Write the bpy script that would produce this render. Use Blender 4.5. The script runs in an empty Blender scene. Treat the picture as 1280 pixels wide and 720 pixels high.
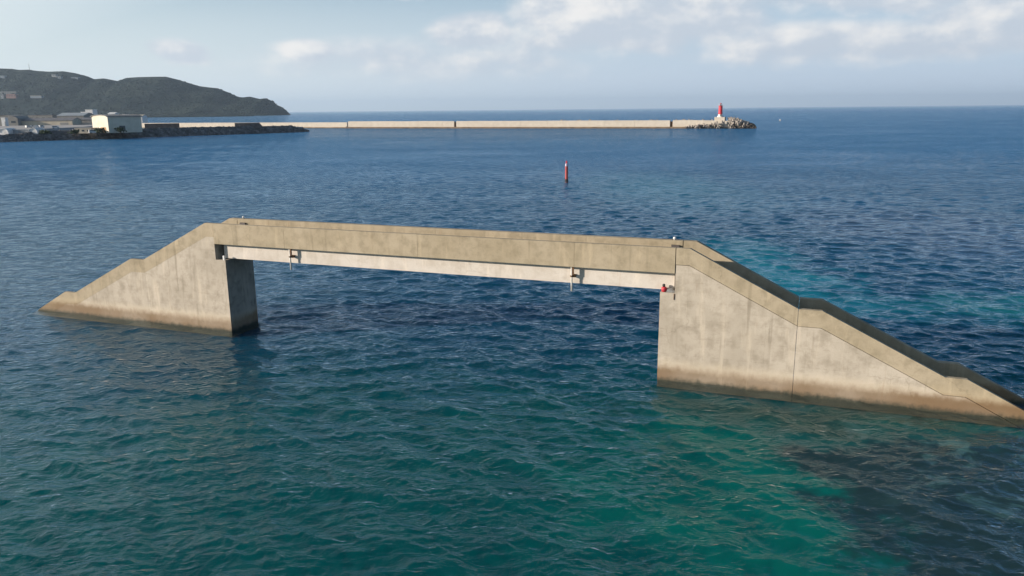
import bpy, bmesh, math, random
import numpy as np
from mathutils import Vector, Matrix

random.seed(7)
rng = np.random.default_rng(7)
S = bpy.context.scene
COL = S.collection
PI = math.pi
R = math.radians

# ------------------------------------------------------------------ camera
CAM_H, F_PX, PITCH, ROLL = 13.0, 971.085, 0.2260, 0.0095
cam_d = bpy.data.cameras.new('camera')
cam = bpy.data.objects.new('camera', cam_d)
COL.objects.link(cam)
cam_d.sensor_width = 36.0
cam_d.lens = F_PX / 1280 * 36.0
cam_d.clip_start = 0.5
cam_d.clip_end = 90000
cam.matrix_world = (Matrix.Translation((0, 0, CAM_H)) @ Matrix.Rotation(PI / 2 - PITCH, 4, 'X')
                    @ Matrix.Rotation(-ROLL, 4, 'Z'))
S.camera = cam

# bridge frame: u along the bridge, v away from the camera
BX, BY, BYAW = -17.7275, 45.7759, -0.3662
CU, SU = math.cos(BYAW), math.sin(BYAW)

# ------------------------------------------------------------------ light
sdu, sdv, sdz = 1.62, 1.0, -0.47          # way the sunlight travels, in the bridge frame
SUN = Vector((sdu * CU - sdv * SU, sdu * SU + sdv * CU, sdz)).normalized()
sun_el = math.asin(-SUN.z)
sun_d = bpy.data.lights.new('sun', 'SUN')
sun_d.energy = 5.0
sun_d.angle = R(0.53)
sun_d.color = (1.0, 0.88, 0.75)
sun = bpy.data.objects.new('sun', sun_d)
COL.objects.link(sun)
sun.rotation_euler = SUN.to_track_quat('-Z', 'Y').to_euler()
sun.location = (-60, 0, 60)

S.view_settings.view_transform = 'Standard'
S.view_settings.look = 'None'
S.view_settings.gamma = 1
S.view_settings.use_curve_mapping = False
S.view_settings.exposure = 0.7
S.cycles.max_bounces = 5
S.cycles.transparent_max_bounces = 8
S.cycles.sample_clamp_indirect = 4


# ------------------------------------------------------------------ node helper
class NT:
    def __init__(s, tree):
        s.t = tree
        s.n, s.l = tree.nodes, tree.links

    def put(s, sock, v):
        if v is None:
            return
        if isinstance(v, bpy.types.NodeSocket):
            s.l.new(v, sock)
        else:
            sock.default_value = v

    def node(s, kind, ins=None, **props):
        nd = s.n.new(kind)
        for k, v in props.items():
            setattr(nd, k, v)
        for k, v in (ins or {}).items():
            s.put(nd.inputs[k], v)
        return nd

    def m(s, op, a, b=None, c=None, clamp=False):
        nd = s.n.new('ShaderNodeMath')
        nd.operation = op
        nd.use_clamp = clamp
        s.put(nd.inputs[0], a)
        s.put(nd.inputs[1], b)
        s.put(nd.inputs[2], c)
        return nd.outputs[0]

    def vm(s, op, a, b=None, scale=None):
        nd = s.n.new('ShaderNodeVectorMath')
        nd.operation = op
        s.put(nd.inputs[0], a)
        s.put(nd.inputs[1], b)
        if scale is not None:
            s.put(nd.inputs['Scale'], scale)
        return nd.outputs[0]

    def ss(s, x, lo, hi, a=0.0, b=1.0):
        nd = s.n.new('ShaderNodeMapRange')
        nd.interpolation_type = 'SMOOTHSTEP'
        for k, v in enumerate((x, lo, hi, a, b)):
            s.put(nd.inputs[k], v)
        return nd.outputs[0]

    def lin(s, x, lo, hi, a=0.0, b=1.0):
        nd = s.n.new('ShaderNodeMapRange')
        for k, v in enumerate((x, lo, hi, a, b)):
            s.put(nd.inputs[k], v)
        return nd.outputs[0]

    def mix(s, f, a, b, blend='MIX'):
        nd = s.n.new('ShaderNodeMix')
        nd.data_type = 'RGBA'
        nd.blend_type = blend
        s.put(nd.inputs[0], f)
        s.put(nd.inputs[6], a)
        s.put(nd.inputs[7], b)
        return nd.outputs[2]

    def noise(s, vec, scale, detail=3.0, rough=0.55, dist=0.0, out=0, lac=2.0):
        nd = s.n.new('ShaderNodeTexNoise')
        s.put(nd.inputs['Vector'], vec)
        nd.inputs['Scale'].default_value = scale
        nd.inputs['Detail'].default_value = detail
        nd.inputs['Roughness'].default_value = rough
        nd.inputs['Lacunarity'].default_value = lac
        nd.inputs['Distortion'].default_value = dist
        return nd.outputs[out]

    def mapv(s, vec, scale=(1, 1, 1), loc=(0, 0, 0), rot=(0, 0, 0)):
        nd = s.n.new('ShaderNodeMapping')
        s.put(nd.inputs[0], vec)
        nd.inputs['Location'].default_value = loc
        nd.inputs['Rotation'].default_value = rot
        nd.inputs['Scale'].default_value = scale
        return nd.outputs[0]

    def xyz(s, vec):
        nd = s.n.new('ShaderNodeSeparateXYZ')
        s.put(nd.inputs[0], vec)
        return nd.outputs

    def comb(s, x, y, z):
        nd = s.n.new('ShaderNodeCombineXYZ')
        for k, v in enumerate((x, y, z)):
            s.put(nd.inputs[k], v)
        return nd.outputs[0]


# ------------------------------------------------------------------ sky
W = bpy.data.worlds.new('World')
S.world = W
W.use_nodes = True
W.node_tree.nodes.clear()
w = NT(W.node_tree)
SKY_STRENGTH = 0.076
sky = w.node('ShaderNodeTexSky', sky_type='NISHITA')
sky.sun_disc = False
sky.sun_elevation = sun_el
sky.sun_rotation = math.atan2(-SUN.x, -SUN.y)
sky.altitude = 10
sky.air_density = 1.0
sky.dust_density = 1.0
sky.ozone_density = 1.6
geo = w.node('ShaderNodeTexCoord')
gx, gy, gz = w.xyz(geo.outputs['Generated'])
az = w.m('MULTIPLY', w.m('ARCTAN2', gx, gy), 180 / PI)
el = w.m('MULTIPLY', w.m('ARCSINE', gz), 180 / PI)
# cloud masses: azimuth, elevation, half width, half height (degrees), weight
MASSES = [
    (6.0, 6.5, 7.0, 3.0, 1.1), (11.0, 5.9, 8.0, 2.1, 0.9), (4.0, 4.7, 4.5, 1.1, 0.7),
    (16.5, 8.2, 11.0, 2.0, 1.0), (26.0, 7.9, 13.0, 2.3, 1.05), (33.5, 4.9, 8.0, 2.0, 1.1),
    (20.5, 4.1, 9.0, 1.5, 0.75), (27.5, 3.9, 6.0, 1.2, 0.75), (-2.6, 5.3, 3.2, 1.4, 0.95), (-14.2, 4.1, 2.2, 0.8, 0.8),
    (-21.8, 3.9, 2.0, 0.9, 0.75), (-12.5, 8.4, 7.0, 1.0, 0.75), (-6.0, 3.4, 12.0, 1.5, 0.4),
    (-30.0, 9.8, 12.0, 1.2, 0.8), (10, 12.5, 13.0, 2.3, 0.9),
    (-70, 9.0, 18.0, 2.0, 0.9), (75, 9.0, 20.0, 3.0, 0.9)]
a_, e_ = az, el
cp = w.comb(w.m('MULTIPLY', az, 0.6), el, 0.0)
n1 = w.noise(cp, 0.36, 8.0, 0.56)
n1b = w.noise(w.mapv(cp, loc=(-0.6, 0.6, 0)), 0.36, 5.0, 0.52)
n2 = w.noise(w.mapv(cp, loc=(31, 17, 3)), 0.22, 2.0, 0.5)
a2 = w.m('ADD', az, w.m('MULTIPLY', w.m('SUBTRACT', n2, 0.5), 5.0))
e2 = w.m('ADD', el, w.m('MULTIPLY', w.m('SUBTRACT', n1, 0.5), 1.4))
fld, top_d = None, None
for (a0, e0, ra, re_, wt) in MASSES:
    dx = w.m('DIVIDE', w.m('SUBTRACT', a2, a0), ra)
    dy = w.m('DIVIDE', w.m('SUBTRACT', e2, e0), re_)
    d = w.m('ADD', w.m('MULTIPLY', dx, dx), w.m('MULTIPLY', dy, dy))
    g_ = w.m('SUBTRACT', wt, w.m('MULTIPLY', d, wt))
    up = w.m('SUBTRACT', w.m('MULTIPLY', dy, 0.5), w.m('MULTIPLY', dx, 0.45))
    if fld is None:
        fld, top_d = g_, w.m('MULTIPLY', up, w.m('MAXIMUM', g_, 0.0))
    else:
        fld = w.m('SMOOTH_MAX', fld, g_, 0.3)
        top_d = w.m('ADD', top_d, w.m('MULTIPLY', up, w.m('MAXIMUM', g_, 0.0)))
fld = w.m('MAXIMUM', fld, -0.7)
hi = w.noise(w.mapv(cp, loc=(5, 80, 9)), 0.08, 5.0, 0.55)
hi = w.m('SUBTRACT', w.m('MULTIPLY', w.m('SUBTRACT', hi, 0.66), 4.5), w.ss(el, 22.0, 11.0, 0.0, 3.0))
fld = w.m('MAXIMUM', fld, hi)
fld = w.m('ADD', fld, w.m('MULTIPLY', w.m('SUBTRACT', n1, 0.5), 1.35))
dens = w.m('MULTIPLY', w.ss(fld, -0.30, 0.6), w.ss(el, 0.8, 3.4))
lit = w.ss(w.m('ADD', w.m('MULTIPLY', w.m('SUBTRACT', n1, n1b), 2.6), w.m('MULTIPLY', top_d, 1.1)), -0.35, 0.6)
CL_DARK = (5.0, 5.45, 6.1, 1)
CL_LIT = (8.3, 7.95, 7.6, 1)
ccol = w.mix(lit, CL_DARK, CL_LIT)
# thin grey-blue veil of haze low over the sea
veil = w.m('ADD', w.ss(el, 9.0, 0.0, 0.0, 0.40), w.ss(el, 15.0, 5.0, 0.0, 0.57))
warm = w.ss(az, 24.0, -40.0)
VEIL_R, VEIL_L = (5.1, 5.95, 7.1, 1), (6.7, 7.2, 7.3, 1)
vcol = w.mix(warm, VEIL_R, VEIL_L)
blue = w.mix(1.0, sky.outputs[0], (0.40, 0.76, 1.0, 1), 'MULTIPLY')      # clear deep-blue air overhead
glow = w.m('MULTIPLY', w.m('MULTIPLY', w.ss(az, 8.0, -46.0), w.ss(az, -200.0, -110.0)), w.ss(el, 65.0, 16.0, 0.0, 1.0))      # bright air on the sun's side
veil = w.m('MAXIMUM', veil, glow)
base = w.mix(veil, blue, vcol)
final = w.mix(w.m('MULTIPLY', dens, 0.85), base, ccol)
bg = w.node('ShaderNodeBackground', {'Color': final, 'Strength': SKY_STRENGTH})
out = w.node('ShaderNodeOutputWorld', {'Surface': bg.outputs[0]})


# ------------------------------------------------------------------ tags and mesh helpers
def tag(o, label=None, cat=None, group=None, kind=None):
    if label:
        o['label'] = label
    if cat:
        o['category'] = cat
    if group:
        o['group'] = group
    if kind:
        o['kind'] = kind
    return o


def empty(name, loc, rz=0.0):
    o = bpy.data.objects.new(name, None)
    COL.objects.link(o)
    o.location = loc
    o.rotation_euler = (0, 0, rz)
    o.empty_display_size = 0.5
    return o


def obj(name, bm, mat, parent=None, smooth=False, bevel=0.0, seg=2):
    if bevel:
        es = [e for e in bm.edges if len(e.link_faces) == 2 and e.calc_face_angle(0) > 0.5]
        bmesh.ops.bevel(bm, geom=es, offset=bevel, segments=seg, affect='EDGES', clamp_overlap=True)
    bmesh.ops.recalc_face_normals(bm, faces=bm.faces)
    me = bpy.data.meshes.new(name)
    bm.to_mesh(me)
    bm.free()
    if smooth:
        me.polygons.foreach_set('use_smooth', [True] * len(me.polygons))
    for mm in (mat if isinstance(mat, (list, tuple)) else [mat]):
        me.materials.append(mm)
    o = bpy.data.objects.new(name, me)
    COL.objects.link(o)
    o.parent = parent
    return o


def new():
    return bmesh.new()


def box(bm, x0, x1, y0, y1, z0, z1):
    v = [bm.verts.new(p) for p in ((x0, y0, z0), (x1, y0, z0), (x1, y1, z0), (x0, y1, z0),
                                   (x0, y0, z1), (x1, y0, z1), (x1, y1, z1), (x0, y1, z1))]
    for f in ((3, 2, 1, 0), (4, 5, 6, 7), (0, 1, 5, 4), (1, 2, 6, 5), (2, 3, 7, 6), (3, 0, 4, 7)):
        bm.faces.new([v[i] for i in f])
    return bm


def prism(bm, poly, y0, y1):
    """profile in x,z pushed along y"""
    a = [bm.verts.new((x, y0, z)) for x, z in poly]
    b = [bm.verts.new((x, y1, z)) for x, z in poly]
    bm.faces.new(a)
    bm.faces.new(b[::-1])
    n = len(poly)
    for i in range(n):
        bm.faces.new((a[i], b[i], b[(i + 1) % n], a[(i + 1) % n]))
    return bm


def slab(bm, poly, z0, z1):
    a = [bm.verts.new((x, y, z0)) for x, y in poly]
    b = [bm.verts.new((x, y, z1)) for x, y in poly]
    bm.faces.new(a[::-1])
    bm.faces.new(b)
    n = len(poly)
    for i in range(n):
        bm.faces.new((a[i], a[(i + 1) % n], b[(i + 1) % n], b[i]))
    return bm


def lathe(bm, prof, x=0, y=0, n=20):
    rings = []
    for r, z in prof:
        rings.append([bm.verts.new((x + r * math.cos(2 * PI * k / n), y + r * math.sin(2 * PI * k / n), z)) for k in range(n)])
    for a, b in zip(rings, rings[1:]):
        for k in range(n):
            bm.faces.new((a[k], a[(k + 1) % n], b[(k + 1) % n], b[k]))
    bm.faces.new(rings[0][::-1])
    bm.faces.new(rings[-1])
    return bm


def rod(bm, p, q, r0, r1=None, n=10):
    r1 = r0 if r1 is None else r1
    p, q = Vector(p), Vector(q)
    rot = (q - p).to_track_quat('Z', 'Y')
    a = [bm.verts.new(p + rot @ Vector((r0 * math.cos(2 * PI * k / n), r0 * math.sin(2 * PI * k / n), 0))) for k in range(n)]
    b = [bm.verts.new(q + rot @ Vector((r1 * math.cos(2 * PI * k / n), r1 * math.sin(2 * PI * k / n), 0))) for k in range(n)]
    for k in range(n):
        bm.faces.new((a[k], a[(k + 1) % n], b[(k + 1) % n], b[k]))
    bm.faces.new(a[::-1])
    bm.faces.new(b)
    return bm


def copy_tree(o, parent=None):
    c = o.copy()
    COL.objects.link(c)
    c.parent = parent
    for ch in list(o.children):
        copy_tree(ch, c)
    return c


def ray(px, py):
    x, y = px - 640, py - 360
    cr, sr = math.cos(ROLL), math.sin(ROLL)
    x, y = (x * cr - y * sr) / F_PX, (x * sr + y * cr) / F_PX
    c, s = math.cos(PITCH), math.sin(PITCH)
    return Vector((x, c - y * s, -s - y * c))


def ground(px, depth):
    """ground position on the bearing of photo column px at a given distance ahead"""
    d = ray(px, 150)
    return d.x / d.y * depth


# ------------------------------------------------------------------ materials
def principled(name, col, rough=0.7, metal=0.0, spec=0.3):
    m = bpy.data.materials.new(name)
    m.use_nodes = True
    b = m.node_tree.nodes['Principled BSDF']
    b.inputs['Base Color'].default_value = (*col, 1)
    b.inputs['Roughness'].default_value = rough
    b.inputs['Metallic'].default_value = metal
    b.inputs['Specular IOR Level'].default_value = spec
    return m, NT(m.node_tree), b


def worn(name, col, col2, scale=3.0, rough=0.75, metal=0.0, bump=0.0, detail=5.0, spec=0.3, amount=(0.35, 0.7)):
    m, t, b = principled(name, col, rough, metal, spec)
    tc = t.node('ShaderNodeTexCoord').outputs['Object']
    n = t.noise(tc, scale, detail, 0.6)
    t.put(b.inputs['Base Color'], t.mix(t.ss(n, *amount), (*col, 1), (*col2, 1)))
    if bump:
        bp = t.node('ShaderNodeBump', {'Height': n, 'Strength': bump, 'Distance': 0.05})
        t.put(b.inputs['Normal'], bp.outputs[0])
    return m


def stain_pour(stain):
    return (stain[0] * 1.05, stain[1] * 1.05, stain[2] * 1.05, 1)


def concrete(name, light, mid, stain, tide=True, streak=0.5, forms=True):
    m, t, b = principled(name, mid, 0.88, 0, 0.2)
    g = t.node('ShaderNodeTexCoord')
    p = g.outputs['Object']
    x, y, z = t.xyz(p)
    big = t.noise(p, 0.35, 4, 0.6)
    med = t.noise(p, 1.6, 5, 0.62)
    fine = t.noise(p, 14.0, 4, 0.7)
    c = t.mix(t.ss(big, 0.32, 0.68), (*mid, 1), (*light, 1))
    c = t.mix(t.m('MULTIPLY', t.ss(med, 0.42, 0.7), 0.6), c, (*stain, 1))
    # pale lime bloom in vertical runs
    runs = t.noise(t.mapv(p, (1.1, 1.1, 0.14)), 1.7, 4, 0.6, 0.3)
    c = t.mix(t.m('MULTIPLY', t.ss(runs, 0.54, 0.70), 0.62), c, (light[0] * 1.2, light[1] * 1.17, light[2] * 1.12, 1))
    runs2 = t.noise(t.mapv(p, (1.0, 1.0, 0.07), (9, 4, 2)), 2.6, 3, 0.6)
    c = t.mix(t.m('MULTIPLY', t.ss(runs2, 0.58, 0.74), streak), c, (stain[0] * 0.62, stain[1] * 0.6, stain[2] * 0.55, 1))
    if forms:
        # faint shutter-board lifts and panel seams left by the formwork
        fx = t.m('ABSOLUTE', t.m('SUBTRACT', t.m('FRACT', t.m('DIVIDE', t.m('ADD', x, 60.3), 1.8)), 0.5))
        fz = t.m('ABSOLUTE', t.m('SUBTRACT', t.m('FRACT', t.m('DIVIDE', t.m('ADD', z, 20.25), 0.9)), 0.5))
        ln = t.m('MAXIMUM', t.ss(fx, 0.494, 0.4995), t.ss(fz, 0.489, 0.499))
        ln = t.m('MULTIPLY', ln, t.ss(med, 0.35, 0.65))
        c = t.mix(t.m('MULTIPLY', ln, 0.5), c, (stain[0] * 0.6, stain[1] * 0.58, stain[2] * 0.55, 1))
        cellx = t.m('FLOOR', t.m('DIVIDE', t.m('ADD', x, 61.2), 1.8))
        cellz = t.m('FLOOR', t.m('DIVIDE', t.m('ADD', z, 20.7), 0.9))
        wn = t.node('ShaderNodeTexWhiteNoise', {'Vector': t.comb(cellx, 0.0, cellz)}).outputs[0]
        c = t.mix(t.lin(wn, 0, 1, 0.0, 0.16), c, (stain[0] * 0.85, stain[1] * 0.84, stain[2] * 0.8, 1))
    blot = t.noise(t.mapv(p, (1, 1, 1.3), (3, 8, 5)), 0.75, 6, 0.7, 0.6)
    c = t.mix(t.m('MULTIPLY', t.ss(blot, 0.55, 0.7), 0.3), c, (stain[0] * 0.8, stain[1] * 0.79, stain[2] * 0.78, 1))
    c = t.mix(t.m('MULTIPLY', t.ss(blot, 0.42, 0.3), 0.45), c, (light[0] * 1.15, light[1] * 1.13, light[2] * 1.12, 1))
    c = t.mix(t.m('MULTIPLY', t.ss(fine, 0.5, 0.8), 0.3), c, (stain[0] * 0.6, stain[1] * 0.58, stain[2] * 0.55, 1))
    if tide:
        wob = t.noise(t.mapv(p, (1, 1, 0.6)), 3.2, 8, 0.75)
        zz = t.m('ADD', z, t.m('MULTIPLY', t.m('SUBTRACT', wob, 0.5), 0.6))
        bloom = t.m('MULTIPLY', t.ss(zz, 1.25, 0.7), t.ss(zz, 0.35, 0.6))
        c = t.mix(t.m('MULTIPLY', bloom, 0.55), c, (light[0] * 1.2, light[1] * 1.15, light[2] * 1.05, 1))
        c = t.mix(t.m('MULTIPLY', t.ss(zz, 0.95, 0.45), t.ss(t.noise(p, 0.22, 2, 0.5), 0.35, 0.6, 0.55, 0.95)), c, (0.175, 0.11, 0.058, 1))
        c = t.mix(t.m('MULTIPLY', t.ss(zz, 0.26, -0.10), 0.95), c, (0.022, 0.030, 0.022, 1))
    # hairline cracks and rust runs
    vor = t.node('ShaderNodeTexVoronoi', {'Vector': t.vm('ADD', p, t.vm('SCALE', t.noise(p, 0.9, 4, 0.6, out=1), None, 1.1)), 'Scale': 0.30}, feature='DISTANCE_TO_EDGE')
    crack = t.m('MULTIPLY', t.ss(vor.outputs[0], 0.007, 0.002), t.ss(t.noise(t.mapv(p, loc=(2, 7, 4)), 0.3, 2, 0.5), 0.5, 0.62))
    c = t.mix(t.m('MULTIPLY', crack, 0.22), c, (stain[0] * 0.4, stain[1] * 0.36, stain[2] * 0.3, 1))
    rust = t.noise(t.mapv(p, (1.6, 1.6, 0.12), (5, 1, 8)), 1.3, 4, 0.65)
    c = t.mix(t.m('MULTIPLY', t.ss(rust, 0.66, 0.76), 0.35), c, (stain[0] * 0.95, stain[1] * 0.62, stain[2] * 0.4, 1))
    rnd = t.node('ShaderNodeObjectInfo').outputs['Random']      # every pour sets to its own tone
    c = t.mix(t.lin(rnd, 0, 1, 0.0, 0.22), c, stain_pour(stain))
    t.put(b.inputs['Base Color'], c)
    h = t.m('ADD', t.m('MULTIPLY', fine, 0.4), med)
    bp = t.node('ShaderNodeBump', {'Height': h, 'Strength': 0.35, 'Distance': 0.02})
    t.put(b.inputs['Normal'], bp.outputs[0])
    return m


M_CONC = concrete('weathered_concrete', (0.49, 0.435, 0.36), (0.395, 0.35, 0.285), (0.245, 0.21, 0.16))
M_ENDW = concrete('algae_and_shade_concrete', (0.30, 0.275, 0.235), (0.215, 0.20, 0.17), (0.12, 0.11, 0.09), streak=0.9, forms=False)  # darker base colour holds the shade of the pier end; the streaks are staining
M_PARA = concrete('parapet_concrete', (0.385, 0.325, 0.235), (0.325, 0.272, 0.188), (0.215, 0.18, 0.12), streak=0.3, forms=False)
M_GIRD = concrete('girder_concrete', (0.57, 0.53, 0.48), (0.53, 0.485, 0.43), (0.42, 0.37, 0.31), tide=False, streak=0.2, forms=False)
M_BW = concrete('breakwater_concrete', (0.54, 0.49, 0.42), (0.48, 0.43, 0.36), (0.36, 0.315, 0.255), streak=0.3, forms=False)
M_FOOT = worn('tide_stained_concrete', (0.20, 0.145, 0.095), (0.11, 0.08, 0.055), 0.3, 0.9, bump=0.2)
M_BLOCK = worn('armour_concrete', (0.34, 0.30, 0.26), (0.17, 0.15, 0.13), 0.6, 0.9, bump=0.4)
M_BLOCKD = worn('wet_armour_concrete', (0.10, 0.085, 0.07), (0.035, 0.03, 0.026), 0.6, 0.8, bump=0.4)
M_PIPE = worn('white_plastic', (0.62, 0.61, 0.58), (0.5, 0.47, 0.41), 6, 0.5)
M_RUST = worn('rusty_steel', (0.16, 0.085, 0.04), (0.07, 0.04, 0.025), 9, 0.85, bump=0.3)
M_STEEL = worn('grey_steel', (0.25, 0.26, 0.26), (0.15, 0.14, 0.13), 7, 0.6, 0.3)
M_RUBBER = worn('black_rubber', (0.03, 0.03, 0.03), (0.05, 0.05, 0.05), 6, 0.8)
M_RED = worn('red_paint', (0.50, 0.035, 0.05), (0.38, 0.035, 0.045), 1.5, 0.5)
M_POLERED = worn('faded_red_paint', (0.34, 0.06, 0.055), (0.26, 0.055, 0.05), 1.5, 0.6)
M_WHITE = worn('white_paint', (0.66, 0.66, 0.65), (0.54, 0.53, 0.50), 0.8, 0.6)
M_FARW = worn('weathered_pale_wall', (0.34, 0.34, 0.33), (0.26, 0.26, 0.25), 0.2, 0.8)
M_LAVENDER = worn('pale_reflective_band', (0.42, 0.40, 0.48), (0.34, 0.32, 0.40), 2, 0.4)
M_GLASS = worn('dark_glass', (0.03, 0.04, 0.05), (0.05, 0.06, 0.07), 2, 0.15, spec=0.6)
M_CREAM = worn('cream_wall', (0.46, 0.41, 0.32), (0.38, 0.33, 0.26), 0.4, 0.8)
M_GREYW = worn('grey_wall', (0.22, 0.215, 0.20), (0.17, 0.165, 0.155), 0.4, 0.85)
M_GABLE = worn('pale_cladding', (0.58, 0.54, 0.44), (0.50, 0.46, 0.36), 0.3, 0.7)
M_ROOFB = worn('blue_grey_roof', (0.26, 0.29, 0.31), (0.20, 0.22, 0.24), 0.4, 0.5)
M_ROOFG = worn('dark_grey_roof', (0.15, 0.15, 0.16), (0.10, 0.10, 0.105), 0.4, 0.7)
M_ROOFR = worn('dull_red_roof', (0.30, 0.17, 0.14), (0.22, 0.12, 0.10), 0.4, 0.8)
M_QUAY = worn('quay_paving', (0.36, 0.34, 0.32), (0.25, 0.24, 0.23), 0.06, 0.9)
M_DARKW = worn('dark_stained_concrete', (0.12, 0.105, 0.10), (0.075, 0.065, 0.06), 0.5, 0.9)
M_LEAF = worn('dark_foliage', (0.045, 0.07, 0.030), (0.025, 0.042, 0.020), 0.8, 0.9)
M_TRUNK = worn('bark', (0.12, 0.085, 0.06), (0.07, 0.05, 0.035), 3, 0.9)
M_OCHRE = worn('rusty_ochre_paint', (0.40, 0.24, 0.11), (0.26, 0.14, 0.07), 0.8, 0.8)
M_BLUE = worn('blue_paint', (0.12, 0.22, 0.42), (0.09, 0.16, 0.3), 1, 0.5)

m, t, b = principled('rock', (0.07, 0.065, 0.062), 0.9)
p_ = t.node('ShaderNodeTexCoord').outputs['Object']
n_ = t.noise(p_, 0.35, 6, 0.7)
v_ = t.node('ShaderNodeTexVoronoi', {'Vector': p_, 'Scale': 0.55}).outputs['Color']
vx = t.xyz(v_)[0]
t.put(b.inputs['Base Color'], t.mix(t.m('MULTIPLY', vx, t.ss(n_, 0.3, 0.7)), (0.08, 0.075, 0.072, 1), (0.25, 0.235, 0.225, 1)))
M_ROCK = m

m, t, b = principled('forest_floor', (0.035, 0.05, 0.022), 0.95, 0, 0.1)
p_ = t.node('ShaderNodeTexCoord').outputs['Object']
n_ = t.noise(p_, 0.0075, 6, 0.62)
n2_ = t.noise(p_, 0.06, 5, 0.7)
c_ = t.mix(t.ss(n_, 0.35, 0.7), (0.008, 0.019, 0.019, 1), (0.028, 0.039, 0.030, 1))
c_ = t.mix(t.m('MULTIPLY', t.ss(n2_, 0.5, 0.8), 0.22), c_, (0.012, 0.020, 0.018, 1))
t.put(b.inputs['Base Color'], c_)
M_HILL = m


# ------------------------------------------------------------------ water
def water_material():
    m = bpy.data.materials.new('sea_water')
    m.use_nodes = True
    m.node_tree.nodes.clear()
    t = NT(m.node_tree)
    p = t.node('ShaderNodeTexCoord').outputs['Object']
    far = t.node('ShaderNodeAttribute', attribute_name='far').outputs['Fac']
    foam = t.node('ShaderNodeAttribute', attribute_name='foam').outputs['Fac']
    pr = t.mapv(p, (0.75, 1.15, 1.0), rot=(0, 0, 0.25))
    rip = t.noise(pr, 2.6, 4.0, 0.6, 0.4)
    fine = t.noise(t.mapv(p, (0.9, 1.2, 1), rot=(0, 0, -0.5)), 6.5, 2.0, 0.55)
    gust = t.noise(t.mapv(p, (0.5, 1.0, 1)), 0.035, 3, 0.6)
    chop = t.noise(t.mapv(p, (0.6, 1.1, 1), rot=(0, 0, 0.2)), 0.80, 5.0, 0.66, 0.3)
    crest = t.m('SUBTRACT', 1.0, t.m('ABSOLUTE', t.m('SUBTRACT', t.m('MULTIPLY', t.noise(t.mapv(p, (0.55, 1.0, 1), rot=(0, 0, 0.35)), 1.25, 3.0, 0.55, 0.5), 2.0), 1.0)))
    crest = t.m('POWER', crest, 3.0)
    h = t.m('ADD', t.m('MULTIPLY', rip, 0.075), t.m('MULTIPLY', fine, 0.022))
    h = t.m('ADD', h, t.m('MULTIPLY', crest, 0.048))
    h = t.m('ADD', h, t.m('MULTIPLY', t.m('MULTIPLY', chop, 1.05), far))
    h = t.m('MULTIPLY', h, t.lin(gust, 0.3, 0.7, 0.6, 1.35))
    bump = t.node('ShaderNodeBump', {'Height': h, 'Strength': 1.0, 'Distance': 1.0})
    side = t.node('ShaderNodeNewGeometry').outputs['Backfacing']      # same reflectance from either side: the surface does not bend light
    fr = t.node('ShaderNodeFresnel', {'IOR': t.lin(side, 0, 1, 1.333, 0.75), 'Normal': bump.outputs[0]})
    gl = t.node('ShaderNodeBsdfGlossy', {'Color': (0.72, 0.84, 0.94, 1), 'Roughness': t.lin(far, 0, 1, 0.03, 0.055), 'Normal': bump.outputs[0]})
    tr = t.node('ShaderNodeBsdfTransparent', {'Color': (0.93, 0.97, 0.98, 1)})
    mx = t.node('ShaderNodeMixShader', {0: fr.outputs[0], 1: tr.outputs[0], 2: gl.outputs[0]})
    fb = t.noise(p, 9.0, 3, 0.7)
    fmask = t.m('MULTIPLY', foam, t.ss(fb, 0.42, 0.6))
    df = t.node('ShaderNodeBsdfDiffuse', {'Color': (0.75, 0.78, 0.8, 1)})
    mx2 = t.node('ShaderNodeMixShader', {0: fmask, 1: mx.outputs[0], 2: df.outputs[0]})
    t.node('ShaderNodeOutputMaterial', {'Surface': mx2.outputs[0]})
    return m


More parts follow.
